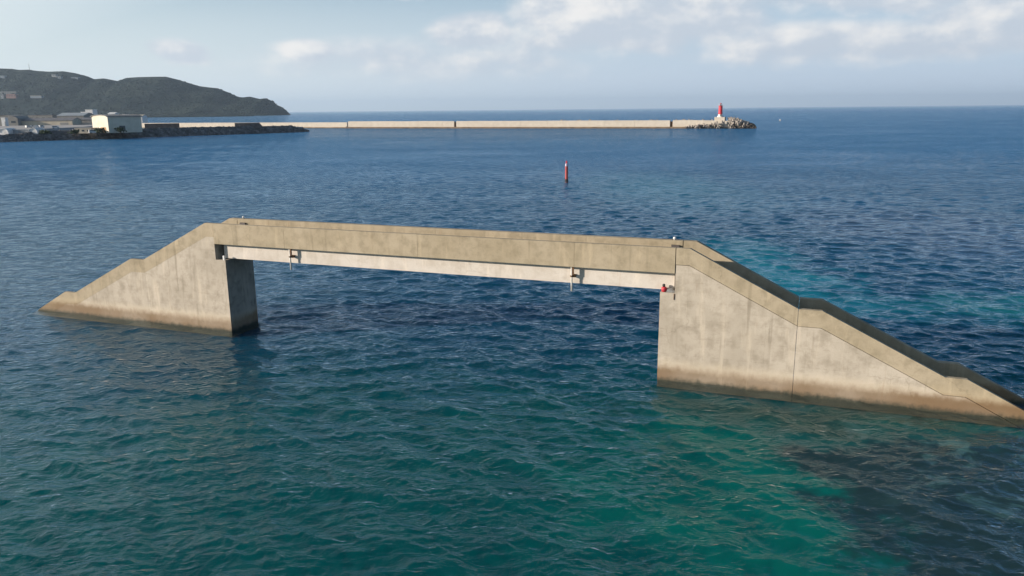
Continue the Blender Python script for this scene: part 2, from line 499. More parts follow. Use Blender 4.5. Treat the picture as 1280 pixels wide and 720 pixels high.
def body_material():
    """sunlit water body and the sea bed showing through it"""
    m, t, b = principled('sea_bed', (0.02, 0.08, 0.1), 1.0, 0, 0.0)
    p = t.node('ShaderNodeTexCoord').outputs['Object']
    x, y, z = t.xyz(p)
    wob = t.noise(p, 0.11, 5, 0.62)
    wob2 = t.noise(t.mapv(p, loc=(40, 90, 0)), 0.11, 5, 0.62)
    wx = t.m('ADD', x, t.m('ADD', t.m('MULTIPLY', t.m('SUBTRACT', wob, 0.5), 18), t.m('MULTIPLY', t.m('SUBTRACT', t.noise(p, 0.5, 5, 0.7), 0.5), 7)))
    wy = t.m('ADD', y, t.m('MULTIPLY', t.m('SUBTRACT', wob2, 0.5), 18))
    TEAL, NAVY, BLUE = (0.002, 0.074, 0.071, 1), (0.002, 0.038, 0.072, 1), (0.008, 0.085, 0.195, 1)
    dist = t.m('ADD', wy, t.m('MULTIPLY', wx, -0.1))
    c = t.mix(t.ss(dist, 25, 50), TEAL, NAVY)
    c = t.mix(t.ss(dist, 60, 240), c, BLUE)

    def spot(c, cx, cy, rx, ry, col, k, soft=0.55):
        dx = t.m('DIVIDE', t.m('SUBTRACT', wx, cx), rx)
        dy = t.m('DIVIDE', t.m('SUBTRACT', wy, cy), ry)
        d = t.m('SQRT', t.m('ADD', t.m('MULTIPLY', dx, dx), t.m('MULTIPLY', dy, dy)))
        return t.mix(t.m('MULTIPLY', t.ss(d, 1.0, 1.0 - soft), k), c, col)
    TURQ, AQUA = (0.003, 0.132, 0.102, 1), (0.008, 0.16, 0.20, 1)
    REEF = (0.022, 0.040, 0.043, 1)
    c = spot(c, 22, 62, 7, 26, AQUA, 0.9, 0.85)
    c = spot(c, 33, 51, 11, 6, (0.010, 0.14, 0.14, 1), 0.75, 0.8)
    c = spot(c, 47, 86, 18, 26, (0.034, 0.058, 0.092, 1), 0.9, 0.6)
    c = spot(c, 26, 135, 22, 50, AQUA, 0.35, 0.9)
    c = spot(c, 8.3, 24.0, 9.5, 8.0, TURQ, 0.95, 0.9)
    c = spot(c, 22, 29.5, 13, 5.5, (0.015, 0.12, 0.11, 1), 0.8, 0.7)
    c = spot(c, 16.8, 24.5, 6.5, 7.0, REEF, 0.9, 0.4)
    c = spot(c, 13.5, 33.0, 13, 4.0, (0.022, 0.048, 0.036, 1), 0.65, 0.8)  # dark green patch: right pier's reflection painted in, with its submerged foot
    patch = t.noise(p, 0.30, 6, 0.68, 0.5)
    c = t.mix(t.m('MULTIPLY', t.ss(patch, 0.50, 0.62), t.m('MULTIPLY', t.ss(x, 12, 17), t.ss(y, 36, 30))), c, (0.075, 0.155, 0.145, 1))
    t.put(b.inputs['Base Color'], c)
    b.inputs['Subsurface Weight'].default_value = 1.0      # light spreads sideways inside the water
    b.inputs['Subsurface Radius'].default_value = (1.0, 1.0, 1.0)
    b.inputs['Subsurface Scale'].default_value = 2.0
    return m


def make_water():
    half = R(52)
    nc = 880
    ths = np.linspace(-half, half, nc)
    d = [11.0]
    while d[-1] < 32000:
        q = d[-1]
        st = max(0.065, 0.0029 * q) if q < 700 else 0.03 * q
        d.append(q + st)
    d = np.array(d)
    nr = len(d)
    X = (d[:, None] * np.sin(ths)[None, :]).ravel()
    Y = (d[:, None] * np.cos(ths)[None, :]).ravel()
    D = np.repeat(d, nc)
    spacing = np.maximum(np.maximum(0.065, 0.0029 * D), D * (2 * half / nc))
    Z = np.zeros_like(X)
    DX = np.zeros_like(X)
    DY = np.zeros_like(X)
    nw = 84
    lam = np.geomspace(0.30, 4.2, nw) * rng.uniform(0.93, 1.07, nw)
    main = R(258)                       # waves run towards the camera and a little left
    gust = 0.85 + 0.25 * np.sin(X * 0.045 + 1.3 * np.sin(Y * 0.03)) * np.sin(Y * 0.021 + 0.6)
    for L in lam:
        spread = 0.75 if L < 2 else 0.5
        a = main + rng.normal(0, spread)
        k = 2 * PI / L
        slope = 0.0300 * (1.0 if L < 1.3 else (1.3 / L) ** 0.55)
        amp = slope / k * 1.35
        fade = np.clip((L / spacing - 2.6) / 2.5, 0, 1)
        ph = k * (math.cos(a) * X + math.sin(a) * Y) + rng.uniform(0, 2 * PI)
        s, c = np.sin(ph), np.cos(ph)
        Z += amp * fade * c * gust
        q = 1.0 * amp * fade
        DX -= q * math.cos(a) * s
        DY -= q * math.sin(a) * s
    P = np.stack([X + DX, Y + DY, Z], 1)
    i = np.arange(nr * nc).reshape(nr, nc)
    quads = np.stack([i[:-1, :-1], i[:-1, 1:], i[1:, 1:], i[1:, :-1]], -1).reshape(-1, 4)
    me = bpy.data.meshes.new('sea_water')
    me.vertices.add(len(P))
    me.vertices.foreach_set('co', P.astype(np.float32).ravel())
    me.loops.add(quads.size)
    me.loops.foreach_set('vertex_index', quads.astype(np.int32).ravel())
    me.polygons.add(len(quads))
    me.polygons.foreach_set('loop_start', np.arange(0, quads.size, 4, dtype=np.int32))
    me.polygons.foreach_set('loop_total', np.full(len(quads), 4, np.int32))
    me.polygons.foreach_set('use_smooth', np.ones(len(quads), bool))
    me.update()
    fa = me.attributes.new('far', 'FLOAT', 'POINT')
    fa.data.foreach_set('value', np.clip((D - 45) / 220, 0, 1).astype(np.float32))
    sd = Z[D < 60].std()
    conv = Z / sd
    fo = me.attributes.new('foam', 'FLOAT', 'POINT')
    patchy = np.sin(X * 0.9 + 2.1 * np.sin(Y * 0.41)) * np.sin(Y * 0.77 + 1.7 * np.sin(X * 0.33))
    fo.data.foreach_set('value', (np.clip((conv - 4.6) / 0.4, 0, 1) * (patchy > 0.45)).astype(np.float32))
    me.materials.append(water_material())
    o = bpy.data.objects.new('sea_water', me)
    COL.objects.link(o)
    tag(o, kind='structure')


make_water()
bm = new()
box(bm, -33000, 33000, -60, 33000, -20, -0.38)
tag(obj('sea_bed', bm, body_material()), kind='structure')


# ------------------------------------------------------------------ hills
RIDGE = [(-420, 96), (-250, 88), (-120, 82), (-40, 84), (0, 85), (15, 85.5), (25, 87), (37, 86.6), (45, 88), (60, 89), (80, 88.5), (95, 91), (110, 95), (118, 98.5),
         (130, 97.5), (148, 101), (158, 97), (172, 96), (195, 95.5), (208, 95.5), (222, 99), (235, 103), (250, 107.5), (262, 109),
         (272, 110), (285, 115), (298, 121), (305, 121.5), (312, 120.5), (325, 123.5), (332, 122.5), (340, 126), (346, 131),
         (353, 134), (358, 138), (361, 141.0), (364, 144.5)]


def fbm(x, y, oct=5, seed=3):
    r_ = np.random.default_rng(seed)
    z = np.zeros_like(x)
    amp, fr = 1.0, 1.0
    for _ in range(oct):
        for _k in range(3):
            a = r_.uniform(0, 2 * PI)
            z += amp * np.sin(fr * (x * np.cos(a) + y * np.sin(a)) + r_.uniform(0, 6.28)) / 3
        amp *= 0.5
        fr *= 2.03
    return z


HILL_D = 3150.0
cols = np.linspace(-400, 363.5, 420)
bear, top = [], []
for px in cols:
    py = np.interp(px, [q[0] for q in RIDGE], [q[1] for q in RIDGE])
    dv = ray(px, py)
    bear.append(dv.x / dv.y)
    top.append(CAM_H + dv.z / dv.y * HILL_D)
bear, top = np.array(bear), np.maximum(np.array(top), 0.5)
rows = np.linspace(0, 1, 90)
HV = np.zeros((len(rows), len(cols), 3))
for i, s_ in enumerate(rows):
    dep = HILL_D - 420 + 840 * s_
    x = bear * HILL_D + bear * (0.35 if dep < HILL_D else 1.02) * (dep - HILL_D)
    k = np.clip(1 - abs(s_ - 0.5) / 0.5, 0, 1)
    prof = k ** 0.8
    gul = fbm(x / 95, np.full_like(x, dep) / 95, 4, 5)
    z = top * prof * (1 + 0.16 * gul * (1 - prof) * 1.6) + 3.0 * fbm(x / 26, np.full_like(x, dep) / 26, 3, 8) * min(1, 3 * (1 - k)) * (0.25 if k > 0.97 else 1) - (1 - k) * 3 * (top < 12)
    HV[i, :, 0], HV[i, :, 1], HV[i, :, 2] = x, dep, np.where(k < 0.012, -3, z)
bm = new()
vs = [[bm.verts.new(HV[i, j]) for j in range(len(cols))] for i in range(len(rows))]
for i in range(len(rows) - 1):
    for j in range(len(cols) - 1):
        bm.faces.new((vs[i][j], vs[i][j + 1], vs[i + 1][j + 1], vs[i + 1][j]))
tag(obj('hills', bm, M_HILL, smooth=True), kind='structure')


def on_hill(px, py):
    d = ray(px, py)
    for k_ in range(4000):
        dep = 2735 + k_ * 0.25 * 1.0
        xx, zz = d.x / d.y * dep, CAM_H + d.z / d.y * dep
        s_ = (dep - HILL_D + 420) / 840
        i = min(len(rows) - 1, max(0, int(round(s_ * (len(rows) - 1)))))
        j = int(np.argmin(abs(HV[i, :, 0] - xx)))
        if zz <= HV[i, j, 2]:
            return Vector((xx, dep, HV[i, j, 2]))
    return Vector((d.x / d.y * HILL_D, HILL_D, CAM_H + d.z / d.y * HILL_D))


# canopy of the wooded hills: one mass nobody could count
ico = bmesh.new()
bmesh.ops.create_icosphere(ico, subdivisions=1, radius=1)
iv = np.array([v.co[:] for v in ico.verts])
if_ = np.array([[v.index for v in f.verts] for f in ico.faces])
ico.free()
VV, FF, off = [], [], 0
for _ in range(9000):
    i = rng.integers(1, 50)
    j = rng.integers(95, len(cols) - 3)
    c = HV[i, j] + np.array([rng.uniform(-6, 6), rng.uniform(-6, 6), 0])
    if HV[i, j, 2] < 2:
        continue
    near = 1.0 if top[j] > 40 else 0.6
    r = rng.uniform(2.0, 4.2) * near
    q = iv * r * rng.uniform(0.75, 1.25, (len(iv), 1)) * np.array([1.3, 1.3, 0.7]) + c + np.array([0, 0, -r * 0.05 - (2.5 if i > 40 else 0)])
    VV.append(q)
    FF.append(if_ + off)
    off += len(iv)
me = bpy.data.meshes.new('forest_canopy')
me.from_pydata(np.concatenate(VV).tolist(), [], np.concatenate(FF).tolist())
me.polygons.foreach_set('use_smooth', [True] * len(me.polygons))
me.materials.append(M_HILL)
o = bpy.data.objects.new('forest_canopy', me)
COL.objects.link(o)
tag(o, 'dark green woodland covering the far headland hills', 'woodland', kind='stuff')

# low shore strip under the headland
bm = new()
slab(bm, [(ground(-60, 2250), 2250), (ground(250, 2350), 2350), (ground(318, 2450), 2450), (ground(300, 2600), 2600), (ground(-60, 2600), 2600)], -3, 3.0)
tag(obj('low_shore', bm, M_HILL), kind='structure')

# ------------------------------------------------------------------ harbour land and jetty
T = Vector((0.634, 0.773, 0))
NIN = Vector((-0.773, 0.634, 0))
E0 = Vector((-249, 386, 0))


def jet(s, n, z=0.0):
    q = E0 + T * s + NIN * n
    return Vector((q.x, q.y, z))


QZ = 2.9


def crest(s):
    """height of the top of the rubble edge along the quay"""
    return float(np.interp(s, [-200, 6, 22, 120, 200], [2.9, 2.9, 4.3, 4.2, 3.5]))


poly = [jet(-170, 5.5), jet(176, 4.5), jet(183, 8), jet(182, 16), jet(130, 26), jet(96, 40), jet(40, 50), jet(20, 120), jet(120, 200),
        jet(300, 480), jet(-500, 1300), jet(-700, 300)]
bm = new()
slab(bm, [(q.x, q.y) for q in poly], -3, QZ)
tag(obj('quay', bm, M_QUAY), kind='structure')

# sloped rubble edge of the quay, with its boulders
bm = new()
secs = []
NS = 190
for k in range(NS + 1):
    s = -170 + (183.5 + 170) * k / NS
    row = []
    endk = max(0.0, (s - 172) / 11.5)
    for j, (n, z) in enumerate(((-1.5, -2.5), (0.0, -0.1), (1.2, 0.25 * crest(s)), (2.6, 0.5 * crest(s)), (4.0, 0.75 * crest(s)), (5.4, crest(s) + 0.25), (7.0, crest(s) + 0.15), (7.8, QZ - 0.4))):
        jn = random.uniform(-0.5, 0.5) if 0 < j < 6 else 0
        jz = random.uniform(-0.3, 0.3) if 0 < j < 6 else 0
        row.append(bm.verts.new(jet(s, n + jn + endk * endk * 5, (z + jz) * (1 - 0.55 * endk))))
    secs.append(row)
for a, b_ in zip(secs, secs[1:]):
    for j in range(7):
        bm.faces.new((a[j], b_[j], b_[j + 1], a[j + 1]))
for k in range(1500):
    s = random.uniform(-20, 186)
    f = random.random()
    endk = max(0.0, (s - 172) / 11.5)
    q = jet(s, 5.6 * f + endk * endk * 4, (-0.1 + (crest(s) + 0.1) * f) * (1 - 0.55 * min(1, endk)))
    r = random.uniform(0.35, 0.85)
    res = bmesh.ops.create_icosphere(bm, subdivisions=1, radius=r)
    for v in res['verts']:
        v.co = q + v.co * random.uniform(0.7, 1.2)
o = obj('rubble_revetment', bm, M_ROCK)
tag(o, 'dark rubble slope facing the water along the near jetty', 'rubble', kind='stuff')


def wall_piece(name, label, p, q, z0, z1, th, mat, slope_end=0.0):
    """straight wall from p to q; a thing of one mesh"""
    p, q = Vector(p), Vector(q)
    L = (q - p).length
    bm = new()
    prism(bm, [(0, 0), (L, 0), (L - slope_end, z1 - z0), (0, z1 - z0)], -th / 2, th / 2)
    o = obj(name, bm, mat, bevel=0.05, seg=1)
    o.location = (p.x, p.y, z0)
    o.rotation_euler = (0, 0, math.atan2(q.y - p.y, q.x - p.x))
    return tag(o, label, 'wall')


wall_piece('low_wall', 'low dark wall on the jetty just right of the pale warehouse',
           (ground(180, 468), 468, 0), (ground(223.5, 474), 474, 0), QZ, 6.8, 0.6, M_DARKW)
wall_piece('low_wall', 'low dark wall with sloped right end near the tip of the jetty',
           (ground(293, 497), 497, 0), (ground(330, 501), 501, 0), QZ - 0.1, 6.3, 0.8, M_DARKW, 3.0)


# ------------------------------------------------------------------ footbridge
L = 27.29
ZT, ZP, ZL, LED = 6.576, 5.352, 4.391, 0.70
WB = 2.45                   # width of the bridge
PF = (-0.03, 0.20)          # front parapet
PB = (2.14, WB + 0.02)      # rear parapet
DROP = 0.82                 # parapet height over the floor
bridge = empty('concrete_footbridge', (BX, BY, 0), BYAW)
tag(bridge, 'isolated weathered concrete footbridge with stairs descending into the sea at both ends', 'footbridge')


def abutment(sgn, u0, b0, s1, s2, z1, s3, s4, z2, slope3, label, g=0.009, slot=0.03, proud=0.03):
    U = lambda s: u0 + sgn * s
    send = s4 + (z2 + 2.2) / slope3
    zend = -2.2
    line = [(0, ZT), (b0, ZT), (s1, z1), (s2, z1), (s3, z2), (s4, z2), (send, zend)]

    def top_at(s):
        return float(np.interp(s, [q[0] for q in line], [q[1] for q in line]))

    body = new()
    js = s1 - 0.02
    pr1 = [(-LED, -3.5), (-LED, ZL), (0, ZL), (0, ZT - DROP), (b0, ZT - DROP), (js - g, top_at(js - g) - DROP), (js - g, -3.5)]
    prism(body, [(U(s), z) for s, z in pr1], 0, WB)
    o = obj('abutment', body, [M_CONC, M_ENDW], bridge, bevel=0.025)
    for f in o.data.polygons:              # pier end over the channel: algae streaks, plus its shade painted in as darker colour
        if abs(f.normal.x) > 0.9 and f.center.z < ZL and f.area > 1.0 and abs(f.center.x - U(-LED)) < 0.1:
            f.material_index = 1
    if label:
        o['label'] = label
    wing = new()
    pr2 = [(js + g, -3.5), (js + g, top_at(js + g) - DROP), (s2, z1 - DROP), (s3, z2 - DROP), (s4, z2 - DROP), (send, zend - DROP), (send, -3.5)]
    prism(wing, [(U(s), z) for s, z in pr2], 0, WB)
    obj('stair_wing', wing, M_CONC, o, bevel=0.025)
    # flights of steps between the parapets
    st = new()
    runs = [((b0, ZT - DROP), (s1, z1 - DROP)), ((s2, z1 - DROP), (s3, z2 - DROP)), ((s4, z2 - DROP), (send, zend - DROP))]
    for (sa, za), (sb, zb) in runs:
        n = max(2, int(round((za - zb) / 0.17)))
        pr = []
        for k in range(n):
            sx = sa + (sb - sa) * k / n
            sx2 = sa + (sb - sa) * (k + 1) / n
            zz = za - (za - zb) * k / n + 0.012
            pr += [(sx, zz), (sx2, zz)]
        pr += [(sb, zb - 0.25), (sa, za - 0.25)]
        prism(st, [(U(s), z) for s, z in pr], PF[1] + 0.003, PB[0] - 0.003)
    obj('steps', st, M_CONC, o)
    # sloping parapets, jointed where the wing meets the abutment
    for (v0, v1) in ((-proud, PF[1]), PB):
        for (a, b_) in ((0.004, js - g), (js + g, send)):
            ks = [a] + [q[0] for q in line if a < q[0] < b_] + [b_]
            pm = new()
            up = [(s, top_at(s)) for s in ks]
            dn = [(s, top_at(s) - DROP + (slot if v0 < 1 else 0)) for s in ks][::-1]
            prism(pm, [(U(s), z) for s, z in up + dn], v0, v1)
            obj('parapet', pm, M_PARA, o, bevel=0.018)
    return o


ab1 = abutment(-1, 0.0, 0.58, 5.717, 6.778, 4.034, 11.976, 12.878, 1.446, 0.53, None, 0.004, 0.0, 0.006)
ab2 = abutment(1, L, 0.642, 5.589, 6.59, 4.073, 11.711, 12.562, 1.54, 0.51, None)

# span: deck slab, jointed parapets, girders
bm = new()
box(bm, 0.03, L - 0.03, PF[1], PB[0], ZP + 0.02, ZT - DROP)
obj('deck', bm, M_CONC, bridge)
joints = [0.022, 5.06, 13.62, 22.3, L - 0.03]
for (v0, v1) in (PF, PB):
    for a, b_ in zip(joints, joints[1:]):
        bm = new()
        box(bm, a + 0.006, b_ - 0.006, v0, v1, ZP, ZT)
        obj('parapet', bm, M_PARA, bridge, bevel=0.014)
for (v0, v1) in ((0.38, 0.83), (WB - 0.83, WB - 0.38)):
    bm = new()
    box(bm, 0.36, L - 0.09, v0, v1, ZL + 0.06, ZP + 0.018)
    gd = obj('girder', bm, M_GIRD, bridge, bevel=0.02)
    for uu in (0.52, L - 0.45):
        bm = new()
        box(bm, uu - 0.15, uu + 0.15, v0 + 0.06, v1 - 0.06, ZL - 0.005, ZL + 0.062)
        obj('bearing_pad', bm, M_RUBBER, gd)
for uu in (9.2, 18.2):
    bm = new()
    box(bm, uu - 0.12, uu + 0.12, 0.885, WB - 0.885, ZL + 0.3, ZP + 0.015)
    obj('cross_beam', bm, M_GIRD, bridge)

# drain pipes hanging from the parapet edge
pipes = []
for uu in (5.28, 22.13):
    bm = new()
    rod(bm, (uu, 0.12, ZP - 0.02), (uu + 0.015, 0.12, ZL - 0.30), 0.045, n=12)
    pp = obj('drain_pipe', bm, M_PIPE, bridge, smooth=True)
    bm = new()
    box(bm, uu + 0.05, uu + 0.12, 0.08, 0.16, ZL + 0.52, ZP + 0.005)
    obj('hanger', bm, M_RUST, pp, bevel=0.01)
    bm = new()
    rod(bm, (uu, 0.12, ZL + 0.42), (uu, 0.12, ZL + 0.5), 0.068, n=12)
    box(bm, uu - 0.03, uu + 0.17, 0.15, 0.385, ZL + 0.40, ZL + 0.53)
    obj('clamp', bm, M_RUST, pp)
    pipes.append(pp)

# small lamps on the rear parapet, each with a box and drain under it
for uu in (0.42, L - 0.42):
    bm = new()
    lathe(bm, [(0.05, ZT - 0.005), (0.05, ZT + 0.05), (0.075, ZT + 0.055), (0.08, ZT + 0.10), (0.06, ZT + 0.14), (0.02, ZT + 0.155)], uu - 0.05, PB[0] + 0.17, 14)
    lp = obj('marker_lamp', bm, M_WHITE, bridge, smooth=True)
    bm = new()
    box(bm, uu - 0.16, uu + 0.24, PB[0] - 0.10, PB[0] + 0.002, ZT - 0.42, ZT - 0.22)
    obj('junction_box', bm, M_DARKW, lp, bevel=0.02)

# red warning lamp and its grey box on the right pier ledge, white post on the left one
ul = L - LED
bm = new()
lathe(bm, [(0.10, ZL - 0.004), (0.10, ZL + 0.03), (0.13, ZL + 0.05), (0.13, ZL + 0.20), (0.08, ZL + 0.24)], ul + 0.16, 0.17, 16)
wl = obj('warning_lamp', bm, M_RED, bridge, smooth=True)
bm = new()
lathe(bm, [(0.045, ZL + 0.238), (0.07, ZL + 0.27), (0.07, ZL + 0.35), (0.03, ZL + 0.38)], ul + 0.14, 0.17, 12)
obj('lamp_cap', bm, M_RUBBER, wl, smooth=True)
bm = new()
prism(bm, [(ul + 0.26, ZL - 0.004), (ul + 0.68, ZL - 0.004), (ul + 0.68, ZL + 0.10), (ul + 0.56, ZL + 0.19), (ul + 0.34, ZL + 0.17)], 0.07, 0.30)
obj('control_box', bm, M_STEEL, wl, bevel=0.02)
bm = new()
box(bm, ul + 0.655, ul + 0.69, -0.03, 0.002, ZL - 0.32, ZL - 0.03)
obj('cable_clip', bm, M_RUST, wl)
bm = new()
box(bm, LED - 0.19, LED - 0.08, 0.02, 0.12, ZL - 0.004, ZL + 0.26)
obj('post', bm, M_WHITE, bridge, bevel=0.012)

# ------------------------------------------------------------------ red marker pole in the water
pole = empty('marker_pole', (10.3, 145.0, 0))
pole.scale = (0.95, 0.95, 0.86)
tag(pole, 'slim red marker pole with pale top standing alone in the water beyond the footbridge', 'marker pole')
bm = new()
lathe(bm, [(0.29, 0.35), (0.29, 3.1)], n=24)
obj('shaft', bm, M_POLERED, pole, smooth=False)
bm = new()
lathe(bm, [(0.30, -2.0), (0.34, 0.0), (0.33, 0.36)], n=24)
obj('base', bm, M_RUBBER, pole)
bm = new()
lathe(bm, [(0.295, 3.1), (0.295, 3.62), (0.20, 3.68)], n=24)
bd = obj('reflective_band', bm, M_LAVENDER, pole)
bm = new()
lathe(bm, [(0.15, 3.67), (0.15, 4.05), (0.17, 4.08), (0.08, 4.25)], n=16)
obj('lantern', bm, M_RED, pole)

# ------------------------------------------------------------------ breakwater
BA, BB = Vector((-127, 621, 0)), Vector((122, 519, 0))
bt = (BB - BA).normalized()
bn = Vector((-bt.y, bt.x, 0))          # away from the camera
bang = math.atan2(bt.y, bt.x)
BL = (BB - BA).length
bwk = empty('breakwater', BA, bang)
tag(bwk, 'long pale concrete breakwater wall running to the red lighthouse', 'breakwater')


def u_on_line(px, a, t):
    """distance along a line a + t*u where it crosses the bearing of photo column px"""
    d = ray(px, 158)
    return (d.x * a.y - d.y * a.x) / (t.x * d.y - t.y * d.x)


gaps = [u_on_line(569, BA, bt), u_on_line(839, BA, bt)]
cuts = sorted([0.0, BL] + gaps + [BL * k / 13 for k in range(1, 13) if min(abs(BL * k / 13 - g_) for g_ in gaps) > 6])
for a, b_ in zip(cuts, cuts[1:]):
    bm = new()
    ga = 0.9 if min(abs(a - g_) for g_ in gaps) < 0.01 else 0.05
    gb = 0.9 if min(abs(b_ - g_) for g_ in gaps) < 0.01 else 0.05
    h = 5.0 + random.uniform(-0.06, 0.06)
    box(bm, a + ga, b_ - gb, 0, 2.2, 0.8, h)
    sg = obj('wall_segment', bm, M_BW, bwk, bevel=0.08, seg=1)
bm = new()
box(bm, -2, BL + 4, -1.2, 9.0, -3, 0.8)
obj('footing', bm, M_FOOT, bwk, bevel=0.1, seg=1)
for g_ in gaps:
    bm = new()
    box(bm, g_ - 0.9, g_ + 0.9, 1.0, 2.0, 0.8, 4.2)
    ld = obj('recess_door', bm, M_RUST, bwk)
# older sea wall further left
sea = empty('sea_wall', BA - bt * 3.0, bang)
tag(sea, 'lower pale sea wall continuing the breakwater behind the jetty', 'sea wall')
SL = 330
for k in range(9):
    bm = new()
    box(bm, -SL * (k + 1) / 9 + 0.05, -SL * k / 9 - 0.05, 3.0, 5.5, 1.2, 4.25 + random.uniform(-0.05, 0.05))
    obj('wall_segment', bm, M_BW, sea, bevel=0.08, seg=1)
bm = new()
box(bm, -SL - 3, -0.2, 1.8, 9, -3, 1.2)
obj('footing', bm, M_BW, sea, bevel=0.1, seg=1)

# head of the breakwater: stepped base and lighthouse
hu = u_on_line(899, BA, bt) - BL
bm = new()
prism(bm, [(BL + q_[0], q_[1]) for q_ in ((0.1, -3), (hu + 9.5, -3), (hu + 7.5, 2.2), (hu + 6.2, 4.4), (0.1, 4.95))], -0.4, 9.0)
obj('head_block', bm, M_BW, bwk, bevel=0.12, seg=1)
bm = new()
box(bm, BL + hu - 3.4, BL + hu + 3.1, 0.8, 7.2, 4.3, 6.9)
obj('lighthouse_plinth', bm, M_BW, bwk, bevel=0.12, seg=1)
bm = new()
cs = []
for k in range(9):
    f = k / 8
    uu_, hh_, ww_ = BL + hu + 6 + f * 17, 4.6 * (1 - f) ** 0.8 - 0.6, 6.5 * (1 - 0.6 * f)
    cs.append([bm.verts.new((uu_, -ww_ * 0.45, -2.5)), bm.verts.new((uu_, 0.6, hh_)), bm.verts.new((uu_, ww_ * 0.8, hh_)), bm.verts.new((uu_, ww_ + 1.5, -2.5))])
for a, b_ in zip(cs, cs[1:]):
    for j in range(3):
        bm.faces.new((a[j], b_[j], b_[j + 1], a[j + 1]))
bm.faces.new(cs[0])
bm.faces.new(cs[-1][::-1])
obj('rubble_core', bm, M_ROCK, bwk)
lpos = BB + bt * (hu - 0.2) + bn * 4.0
lh = empty('lighthouse', (lpos.x, lpos.y, 6.9))
tag(lh, 'small red lighthouse with a pale foot at the end of the breakwater', 'lighthouse')
bm = new()
lathe(bm, [(1.9, -0.02), (1.9, 0.5), (1.5, 0.55), (1.36, 1.7)], n=28)
obj('foot', bm, M_WHITE, lh)
bm = new()
lathe(bm, [(1.35, 1.7), (1.2, 6.9)], n=28)
tw = obj('tower', bm, M_RED, lh)
bm = new()
box(bm, -0.45, 0.45, -1.5, -1.25, 0.55, 1.68)
obj('door', bm, M_STEEL, lh)
bm = new()
lathe(bm, [(1.25, 6.9), (1.6, 7.0), (1.6, 7.2), (0.8, 7.22)], n=28)
gal = obj('gallery', bm, M_RED, lh)
bm = new()
for k in range(12):
    a = 2 * PI * k / 12
    rod(bm, (1.5 * math.cos(a), 1.5 * math.sin(a), 7.2), (1.5 * math.cos(a), 1.5 * math.sin(a), 8.0), 0.035, n=6)
for zz in (7.6, 8.0):
    for k in range(24):
        a, a2 = 2 * PI * k / 24, 2 * PI * (k + 1) / 24
        rod(bm, (1.5 * math.cos(a), 1.5 * math.sin(a), zz), (1.5 * math.cos(a2), 1.5 * math.sin(a2), zz), 0.03, n=6)
obj('railing', bm, M_WHITE, gal)
bm = new()
lathe(bm, [(0.55, 7.2), (0.55, 8.3)], n=16)
ln = obj('lantern', bm, M_GLASS, lh)
bm = new()
lathe(bm, [(0.68, 8.3), (0.62, 8.5), (0.08, 8.85), (0.05, 9.3)], n=16)
obj('lantern_roof', bm, M_RED, ln)


# tetrapods
def tetrapod(mat, name='tetrapod'):
    bm = new()
    dirs = [Vector((0, 0, 1)), Vector((0.943, 0, -0.333)), Vector((-0.471, 0.816, -0.333)), Vector((-0.471, -0.816, -0.333))]
    for d in dirs:
        rod(bm, d * -0.1, d * 1.55, 0.62, 0.40, n=10)
    bmesh.ops.create_icosphere(bm, subdivisions=2, radius=0.72)
    return obj(name, bm, mat, bevel=0.0)


src = {}
tp_group = {'head': 'concrete tetrapods heaped around the lighthouse end', 'wall': 'tetrapods showing over the breakwater top'}
LAB_H = ['pale dry tetrapod in the heap at the lighthouse end of the breakwater',
         'dark wet tetrapod low in the heap at the breakwater tip']
LAB_W = 'pale tetrapod peeking over the top of the breakwater wall'


def put_tetrapod(p, sc, dark, label, group):
    key = 'd' if dark else 'l'
    if key not in src:
        src[key] = tetrapod(M_BLOCKD if dark else M_BLOCK)
        o = src[key]
    else:
        o = src[key].copy()
        COL.objects.link(o)
    o.location = p
    o.rotation_euler = (random.uniform(0, 6.28), random.uniform(0, 6.28), random.uniform(0, 6.28))
    o.scale = (sc, sc, sc)
    tag(o, label, 'tetrapod', group)


HEAP = u_on_line(943, BA, bt) - BL - hu - 5.5
for k in range(130):
    f = random.random() ** 0.85
    u = hu + 5.5 + f * HEAP
    wdt = 8.0 * (1 - 0.6 * f)
    v = random.uniform(-0.5 - wdt * 0.4, wdt)
    ztop = 6.2 * (1 - f) ** 0.7 + 0.2
    hgt = random.uniform(0.0, 1.0)
    z = ztop * (hgt if v < 1 else 1.0) * random.uniform(0.85, 1.0)
    q = BB + bt * u + bn * v
    dark = z < 1.3 or f > 0.78
    put_tetrapod((q.x, q.y, z), random.uniform(0.8, 1.15), dark, LAB_H[1 if dark else 0], tp_group['head'])
for k in range(34):
    u = random.uniform(-6, hu + 6)
    q = BB + bt * u + bn * random.uniform(-3.6, -1.0)
    z = random.uniform(0.1, 1.0 + 1.6 * max(0, (u + 2) / 10))
    dark = z < 0.7
    put_tetrapod((q.x, q.y, z), random.uniform(0.75, 1.0), dark,
                 'dark wet tetrapod at the waterline below the lighthouse block' if dark else 'pale tetrapod at the foot of the lighthouse block',
                 'tetrapods at the foot of the lighthouse block')
for k in range(34):
    px = random.choice([random.uniform(700, 772), random.uniform(842, 892), random.uniform(842, 892), random.uniform(790, 840)])
    u = u_on_line(px, BA, bt)
    q = BA + bt * u + bn * random.uniform(2.8, 5.5)
    put_tetrapod((q.x, q.y, random.uniform(4.0, 4.6)), random.uniform(0.75, 1.0), False, LAB_W, tp_group['wall'])


